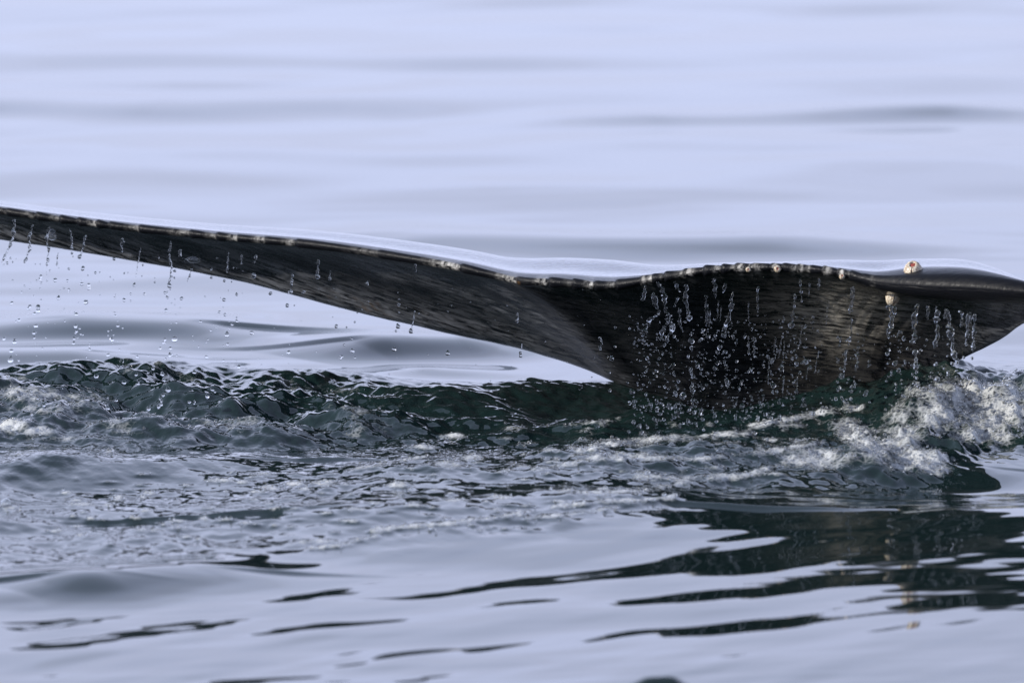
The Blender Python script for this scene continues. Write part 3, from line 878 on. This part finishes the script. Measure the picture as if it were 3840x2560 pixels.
exp_l = zoom(0, 720, .3827, [
    (1315, 912, 18), (1660, 915, 28), (935, 790, 14), (812, 750, 22), (705, 600, 14), (1118, 655, 16), (675, 750, 14), (660, 868, 14), (540, 862, 20), (802, 900, 20),
    (870, 928, 20), (678, 962, 14), (575, 1038, 20), (840, 1078, 24), (1215, 1055, 20), (1122, 1037, 12), (1778, 1043, 16), (1415, 997, 14), (1625, 1155, 20), (1712, 772, 18),
    (372, 1145, 26), (338, 1190, 16), (285, 1130, 20), (188, 1253, 16), (748, 1197, 18), (350, 1310, 24), (330, 1380, 18), (335, 1425, 14), (742, 1315, 20), (750, 1365, 14),
    (728, 1435, 16), (722, 1480, 16), (1098, 1445, 22), (1155, 1310, 16), (1130, 1210, 12), (1965, 1267, 15), (2150, 1175, 16), (2195, 1055, 20), (2205, 1200, 15), (2320, 1265, 20),
    (2320, 1005, 15), (2070, 838, 15), (2198, 870, 14), (2222, 1400, 26), (2232, 1490, 16), (1710, 1440, 30), (1608, 1460, 18), (1670, 1530, 16), (1568, 1530, 14), (880, 1540, 14),
    (140, 1468, 24), (110, 1555, 22), (40, 1435, 18), (115, 1085, 16), (395, 842, 18), (405, 890, 12), (1400, 715, 11), (1645, 1035, 14), (1615, 985, 14), (780, 635, 22), (240, 680, 16), (1060, 1360, 10), (2065, 1355, 12), (2275, 1300, 14), (70, 697, 16)])
exp_l += zoom(900, 750, .4677, [
    (1268, 1015, 20), (1372, 1053, 20), (1236, 1197, 18), (1662, 1230, 20), (2250, 1240, 18), (900, 1212, 18), (835, 1160, 10), (772, 1010, 18), (810, 1262, 14), (390, 1220, 16),
    (378, 845, 17), (93, 1063, 18), (405, 737, 18), (510, 740, 14), (245, 748, 16), (1272, 838, 12), (1276, 795, 8), (1276, 900, 8), (920, 978, 9), (940, 903, 7), (855, 1020, 8),
    (898, 1115, 11), (1018, 672, 16), (110, 605, 20), (1250, 1050, 10), (920, 1265, 10), (620, 612, 22), (720, 628, 14)])
exp_l += zoom(0, 1300, .3827, [(945, 290, 22), (648, 390, 24), (1648, 422, 26), (1598, 470, 18), (1575, 520, 18), (1578, 560, 18), (1555, 585, 20), (1605, 325, 20), (1590, 268, 22),
    (1905, 250, 20), (2080, 420, 20), (2085, 368, 14), (2030, 485, 24), (2025, 100, 20), (1665, 82, 18), (1345, 97, 14), (1060, 78, 18), (1455, 605, 22), (1140, 522, 14), (430, 570, 20),
    (620, 580, 26), (308, 430, 14), (465, 390, 20), (205, 370, 16), (370, 350, 18), (1048, 582, 26), (100, 130, 30), (60, 285, 26), (25, 355, 24), (1215, 348, 22), (1355, 350, 20),
    (1190, 160, 26), (1220, 210, 16), (1335, 272, 16), (1500, 215, 16), (1450, 255, 14), (2340, 195, 18), (690, 240, 14), (2105, 440, 14), (1905, 545, 14), (1855, 542, 18)])
for (a, b, r_) in exp_l: drops.append((a, b, edge_depth(a) - random.uniform(.0, .10), r_))
for (a, b, r_) in exp_c: drops.append((a, b, edge_depth(a) - random.uniform(.03, .16), r_ * .92))
for (a, b, r_) in exp_r: drops.append((a, b, edge_depth(a) - random.uniform(.02, .12), r_))

def region(qx, qy, r_):
    big = 'large' if r_ > 9.5 else ('small' if r_ < 6 else 'middling')
    if qx < 1000:
        if qy < 1345: w_ = 'in the air below the outer left fluke lobe, before pale water'
        else: w_ = 'before the dark broken crest at the left'
    elif qx < 2260:
        w_ = 'below the inner left lobe, before pale water'
    elif qx < 3120:
        part_ = 'left' if qx < 2560 else ('middle' if qx < 2820 else 'right')
        if qy < 1330: w_ = f'before the upper underside of the right lobe, {part_} third'
        elif qy < 1490: w_ = f'before the black lower underside, {part_} third of the shower'
        else: w_ = f'just above the foam under the right lobe, {part_} third'
    else:
        w_ = 'below the two barnacles of the right tip' if qx < 3440 else 'below the outer right fluke tip'
    lb = f'{big} clear water drop {w_}'
    return lb, 'drops: ' + big + ' ' + w_

drops.sort(key=lambda t: -t[3])
MAXD = 298
extra = [d_ for d_ in drops[MAXD:]]
for (a, b, yy, r_) in drops[:MAXD]:
    pos = at(a, b, yy)
    zs = float(sea_height(np.array([pos[0]]), np.array([pos[1]]))[0])
    if pos[2] < zs + .01: pos = sea(a, b, zs + .03)
    clot = a > 2300 and r_ > 6.5 and random.random() < .42
    o = link('water_drop', random.choice(CLUMPS if clot else DROPS), loc=pos)
    s = max(r_, 4.0) * PXM * (pos[1] - CAM[1]) * 0.98
    o.scale = (s * random.uniform(.85, 1.05), s, s * random.uniform(.9, 1.2))
    o.rotation_euler = (random.uniform(-.5, .5), random.uniform(-.7, .7), random.uniform(0, 6))
    lb, gr = region(a, b, r_)
    tag(o, lb, 'water drop', gr)

# fine spray: too many and too small to count
def spheres(name, cen, rad, mat, squash=None, sub_=1):
    bm_ = bmesh.new(); bmesh.ops.create_icosphere(bm_, subdivisions=sub_, radius=1)
    bv = np.array([v.co[:] for v in bm_.verts]); bf = np.array([[v.index for v in f.verts] for f in bm_.faces]); bm_.free()
    n = len(cen); cen = np.asarray(cen); rad = np.asarray(rad)
    jit = 1 + rng.uniform(-.18, .18, (n, len(bv), 1))
    sc3 = np.ones((n, 1, 3)) if squash is None else squash[:, None, :]
    V = cen[:, None, :] + bv[None] * jit * rad[:, None, None] * sc3
    F = bf[None] + (np.arange(n) * len(bv))[:, None, None]
    return mesh_np(name, V.reshape(-1, 3), F.reshape(-1, 3), mat)

sc_, sr_ = [], []
for (a, b, yy, r_) in extra:
    sc_.append(at(a, b, yy)); sr_.append(max(r_, 3) * PXM * 25)
def spray(n, x0, x1, y0, y1, r0, r1, dy0, dy1, cluster=None):
    for _ in range(n):
        a = random.uniform(x0, x1); b = random.uniform(y0, y1)
        if cluster and random.random() < .6:
            cxx = random.choice(cluster); a = random.gauss(cxx, 28)
        yy = edge_depth(a) - random.uniform(dy0, dy1)
        pos = at(a, b, yy)
        if pos[2] < 0.03: continue
        sc_.append(pos); sr_.append(random.uniform(r0, r1) ** 1 * PXM * 25)
spray(190, 0, 950, 960, 1480, 1.5, 4.2, 0, .15, [60, 130, 180, 300, 450, 640, 840])
spray(60, 950, 2300, 1080, 1480, 1.2, 3.2, 0, .15)
spray(800, 2360, 3100, 1180, 1620, 1.0, 4.2, .03, .2, [2420, 2490, 2590, 2650, 2720, 2820, 2910, 2970])
spray(120, 3100, 3560, 1250, 1520, 1.5, 4.5, .02, .14, [3190, 3340, 3430, 3510])
spray(150, 2350, 2900, 1500, 1680, 2.0, 8.0, .1, .5)
o = link('spray', spheres('spray', sc_, sr_, M_CLEAR, None, 2))
tag(o, 'fine spray of tiny water droplets falling around the fluke', 'spray', kind='stuff')

# streams pouring off the edge
def tube(name, pts, radii, mat, ring=10):
    pts = np.asarray(pts, float); n = len(pts)
    V = np.zeros((n, ring, 3))
    a = np.linspace(0, 2 * math.pi, ring, endpoint=False)
    V[:, :, 0] = pts[:, None, 0] + np.cos(a)[None] * radii[:, None]
    V[:, :, 1] = pts[:, None, 1] + np.sin(a)[None] * radii[:, None]
    V[:, :, 2] = pts[:, None, 2]
    i_ = np.arange(n * ring).reshape(n, ring); j_ = np.roll(i_, -1, 1)
    Q = np.stack([i_[:-1], i_[1:], j_[1:], j_[:-1]], -1).reshape(-1, 4)
    m_ = mesh_np(name, V.reshape(-1, 3), Q[:, ::-1], mat)
    b_ = bmesh.new(); b_.from_mesh(m_); b_.verts.ensure_lookup_table()
    b_.faces.new([b_.verts[k] for k in i_[0]]); b_.faces.new([b_.verts[k] for k in i_[-1][::-1]])
    bmesh.ops.recalc_face_normals(b_, faces=b_.faces)
    for f in b_.faces: f.smooth = True
    b_.to_mesh(m_); b_.free()
    return m_

Z7 = lambda *p: [(a * .3827, 720 + b * .3827) for a, b in p]
Z2 = lambda *p: [(a * .85, 700 + b * .85) for a, b in p]
Z6 = lambda *p: [(2200 + a * .4464, 950 + b * .4464) for a, b in p]
Z5 = lambda *p: [(3100 + a * .3188, 900 + b * .3188) for a, b in p]
STREAMS = [  # polyline, radius px
    (Z7((140, 270), (130, 420), (70, 580), (15, 690)), 6), (Z7((320, 320), (290, 430), (290, 560), (240, 690)), 5), (Z7((480, 340), (455, 440), (475, 560), (458, 740)), 4.5),
    (Z7((680, 370), (705, 480), (705, 570)), 4), (Z7((838, 420), (815, 530), (780, 650)), 4), (Z7((1200, 450), (1190, 600)), 6), (Z7((1380, 545), (1345, 740), (1330, 830)), 2),
    (Z7((1675, 480), (1660, 620), (1680, 760), (1655, 900)), 4), (Z7((1880, 750), (1835, 880)), 3), (Z7((2240, 590), (2220, 800)), 3), (Z7((1765, 560), (1770, 640)), 5), (Z7((570, 590), (555, 720)), 3),
    (Z2((1403, 320), (1400, 400)), 5), (Z2((1457, 370), (1455, 412)), 3), (Z2((1290, 385), (1283, 465)), 5), (Z2((1830, 545), (1815, 640)), 2.2), (Z2((2285, 555), (2280, 600)), 5), (Z2((2303, 690), (2300, 716)), 2.4),
    (Z2((1130, 300), (1122, 340)), 4), (Z2((1066, 300), (1064, 345)), 4), (Z2((1832, 340), (1835, 375)), 4), (Z2((740, 460), (735, 490)), 4),
    (Z6((490, 270), (485, 350), (460, 400)), 7), (Z6((560, 330), (575, 420), (605, 500), (530, 560), (490, 640), (475, 700)), 9), (Z6((600, 240), (650, 340), (665, 480), (700, 540)), 9),
    (Z6((690, 540), (660, 610), (630, 660), (620, 730)), 7), (Z6((690, 560), (720, 640), (680, 700), (675, 750)), 8), (Z6((745, 240), (762, 300), (790, 325)), 6), (Z6((765, 370), (735, 450)), 5),
    (Z6((845, 260), (832, 380), (845, 480), (870, 570)), 8), (Z6((780, 460), (785, 600), (810, 660)), 5), (Z6((1070, 210), (1078, 300), (1075, 380)), 7), (Z6((1000, 350), (1008, 500), (1005, 610)), 6),
    (Z6((1035, 480), (1028, 620)), 2.5), (Z6((1165, 250), (1148, 330)), 5), (Z6((1225, 320), (1218, 420), (1195, 540), (1165, 620)), 7), (Z6((1170, 600), (1165, 710)), 4), (Z6((1107, 390), (1095, 560)), 2.5), (Z6((1132, 440), (1115, 580)), 2.5),
    (Z6((1440, 280), (1435, 400), (1435, 510)), 4), (Z6((1360, 410), (1358, 570)), 2), (Z6((1795, 210), (1800, 330), (1808, 410)), 4), (Z6((1872, 250), (1865, 370)), 2.5), (Z6((1955, 200), (1948, 305)), 4.5),
    (Z6((1748, 340), (1742, 450), (1722, 580)), 4), (Z6((2028, 400), (2010, 600)), 1.8), (Z6((1810, 600), (1790, 790)), 2.2), (Z6((1590, 710), (1570, 830)), 2.4), (Z6((1645, 690), (1610, 880)), 2.2), (Z6((1662, 730), (1648, 900)), 2),
    (Z6((1360, 690), (1362, 850)), 4), (Z6((1410, 700), (1408, 840)), 4), (Z6((1535, 870), (1522, 1100)), 3), (Z6((1655, 1030), (1645, 1190)), 2.6), (Z6((1945, 830), (1915, 1010)), 2.6), (Z6((1858, 950), (1845, 1060)), 2),
    (Z6((2180, 800), (2160, 1000)), 3), (Z6((1770, 1030), (1765, 1160)), 1.8), (Z6((1268, 1200), (1250, 1290)), 2.4), (Z6((500, 700), (440, 740)), 4), (Z6((930, 870), (1000, 890), (1110, 885)), 4),
    (Z6((1480, 1180), (1482, 1240)), 4), (Z6((105, 700), (125, 750), (115, 800)), 5), (Z6((480, 850), (515, 895)), 5), (Z6((740, 1080), (770, 1140)), 5), (Z6((640, 990), (725, 1010)), 5),
    (Z5((305, 545), (302, 700), (275, 860)), 7), (Z5((295, 920), (285, 1150)), 3), (Z5((740, 760), (765, 900), (770, 980), (730, 1080), (715, 1160)), 9), (Z5((800, 770), (795, 880), (775, 960)), 6), (Z5((1080, 750), (1035, 900), (1035, 1050), (1030, 1200)), 9),
    (Z5((1190, 770), (1185, 940)), 6), (Z5((1290, 780), (1300, 950), (1300, 1080), (1270, 1270)), 9), (Z5((1410, 810), (1440, 940), (1460, 1120), (1490, 1280), (1530, 1440)), 10), (Z5((1570, 830), (1595, 930), (1575, 1020)), 6),
    (Z5((1650, 850), (1658, 1000), (1635, 1240)), 6), (Z5((1685, 850), (1702, 990)), 4), (Z5((1742, 870), (1730, 1060), (1720, 1310)), 6), (Z5((1045, 1290), (1050, 1500)), 8), (Z5((240, 1290), (200, 1540)), 4), (Z5((372, 1240), (345, 1560)), 4.5), (Z5((1395, 850), (1390, 930)), 5),
]
order = sorted(range(len(STREAMS)), key=lambda i: STREAMS[i][0][0][0])
words = ['first', 'second', 'third', 'fourth', 'fifth', 'sixth', 'seventh', 'eighth', 'ninth', 'tenth', 'eleventh', 'twelfth', 'thirteenth', 'fourteenth', 'fifteenth', 'sixteenth',
         'seventeenth', 'eighteenth', 'nineteenth', 'twentieth', 'twenty-first', 'twenty-second', 'twenty-third', 'twenty-fourth', 'twenty-fifth', 'twenty-sixth', 'twenty-seventh',
         'twenty-eighth', 'twenty-ninth', 'thirtieth', 'thirty-first', 'thirty-second', 'thirty-third', 'thirty-fourth', 'thirty-fifth', 'thirty-sixth', 'thirty-seventh', 'thirty-eighth',
         'thirty-ninth', 'fortieth', 'forty-first', 'forty-second', 'forty-third', 'forty-fourth', 'forty-fifth', 'forty-sixth', 'forty-seventh', 'forty-eighth', 'forty-ninth', 'fiftieth']
count = {'l': 0, 'c': 0, 'r': 0}
for i in order:
    pts, rp = STREAMS[i]
    pts = np.array(pts, float)
    ax = pts[0, 0]
    yy = edge_depth(ax) - (0.02 if ax < 2260 else 0.05) - random.uniform(0, .05)
    seg = np.concatenate([[0], np.cumsum(np.linalg.norm(np.diff(pts, axis=0), axis=1))])
    n = max(12, int(seg[-1] / 2.2))
    tt = np.linspace(0, seg[-1], n)
    pp = catmull(tt, seg, pts) if len(pts) > 2 else np.stack([np.interp(tt, seg, pts[:, k]) for k in (0, 1)], 1)
    wig = np.stack([noise(tt / 14.0 + i * 7.7, 0 * tt + i, 51), noise(tt / 20.0, 0 * tt + i * 3.1, 52)], 1)
    pp[:, 0] += wig[:, 0] * rp * .7
    w3 = at(pp[:, 0], pp[:, 1], np.full(n, yy)); w3[:, 1] += wig[:, 1] * .006
    s_ = PXM * 25
    ph = random.uniform(0, 6)
    bead = 1 + (.38 if rp > 2.8 else .15) * np.sin(tt / (rp * 1.15 + 1.5) + ph + 1.4 * noise(tt / 18.0, 0 * tt + i, 53)) + .45 * noise(tt / (rp * 1.6 + 1), 0 * tt + 3 * i, 54)
    env = np.interp(tt / seg[-1], [0, .06, .3, .85, .94, 1], [.5, 1, .95, .85, 1.0, .15])
    rad = np.maximum(rp * .95 * s_ * bead * env, .0007)
    m_ = tube('water_stream', w3 - w3[-1], rad, M_CLEAR)
    o = link('water_stream', m_, loc=w3[-1])
    ln = 'long' if seg[-1] > 85 else 'short'
    key = 'l' if ax < 2260 else ('c' if ax < 3120 else 'r')
    k = count[key]; count[key] += 1
    wd = words[k]
    if key == 'l': lb = f'{ln} trickle of water falling off the left fluke lobe, {wd} from the left edge'
    elif key == 'c': lb = f'{ln} trickle of water before the black right lobe, {wd} counting rightwards from the notch'
    else: lb = f'{ln} trickle of water under the right fluke tip, {wd} counting rightwards'
    tag(o, lb, 'water trickle', 'trickles of water running off the fluke')

# ------------------------------------------------------------------ froth and bubbles
fm = foam
cand = np.where((fm > .30) & (np.abs(x) < 2.3))[0]
wgt = np.clip(fm[cand] - .24, 0, None) ** 1.5
# more froth where it is piled up
wgt *= 1 + 1.2 * rightness[cand] + .8 * ((PXd[cand] > 2200) & (PYd[cand] < 1760))
wgt /= wgt.sum()
NF = 15000
pick = rng.choice(cand, NF, p=wgt)
rad = 0.0010 + 0.0046 * rng.random(NF) ** 5 + 0.0007 * rightness[pick] * rng.random(NF) ** 2
pos = np.stack([x[pick] + rng.normal(0, .008, NF), y[pick] + rng.normal(0, .016, NF), Hs[pick] + rad * .35 + np.abs(rng.normal(0, .0025, NF)) * (rightness[pick] + .25)], -1)
o = link('sea_foam', spheres('sea_foam', pos, rad, M_FROTH, None, 1))
tag(o, 'white froth of small bubbles heaped on the wake', 'foam', kind='stuff')

# larger bubbles one can pick out
def dome(name, r_):
    vv, ff = unit_sphere(20, 12)
    outer = [(a * r_, b * r_, c_ * r_) for a, b, c_ in vv]
    inner = [(a * r_ * .955, b * r_ * .955, c_ * r_ * .955) for a, b, c_ in vv]
    nn = len(outer)
    m_ = bpy.data.meshes.new(name); m_.from_pydata(outer + inner, [], ff + [tuple(k + nn for k in f[::-1]) for f in ff]); m_.materials.append(M_CLEAR)
    for p_ in m_.polygons: p_.use_smooth = True
    return m_
BUB = [(3735, 1432, 34, 'large clear bubble on the back of the right splash, left of the pair'), (3800, 1462, 30, 'large clear bubble on the right splash nearest the picture edge'),
       (1772, 1716, 18, 'clear bubble in the foam raft below the notch, largest of that raft'), (1690, 1742, 13, 'clear bubble at the left end of the foam raft below the notch'),
       (1660, 1702, 14, 'clear bubble on the upper left edge of the foam raft below the notch'), (2440, 1712, 12, 'clear bubble in the foam under the right lobe'),
       (2700, 1700, 12, 'clear bubble in the foam under the brownish underside'), (26, 1905, 20, 'clear bubble on the left picture edge beside calm water')]
for (a, b, rp, lb) in BUB:
    k = int(np.argmin((PXd - a) ** 2 + (PYd - b) ** 2))
    r_ = rp * PXM * 25
    o = link('bubble', dome('bubble', r_), loc=(x[k], y[k], Hs[k] + .25 * r_))
    tag(o, lb, 'bubble', 'large bubbles floating on the wake')
o = link('bubble', dome('bubble', 19 * PXM * 25), loc=at(196, 880, edge_depth(196) - .06)); o.scale = (1, 1, 1.25)
tag(o, 'thin clear water bubble hanging below the outer left fluke lobe', 'bubble', 'water films under the left lobe')
o = link('bubble', dome('bubble', 26 * PXM * 25), loc=at(727, 972, edge_depth(727) - .06)); o.scale = (1.05, 1, .58)
tag(o, 'flattened water film hanging below the middle of the left fluke lobe', 'bubble', 'water films under the left lobe')
print('tris', len(sea_o.data.polygons) * 2, len(whale.data.polygons) * 2, NF * 20)
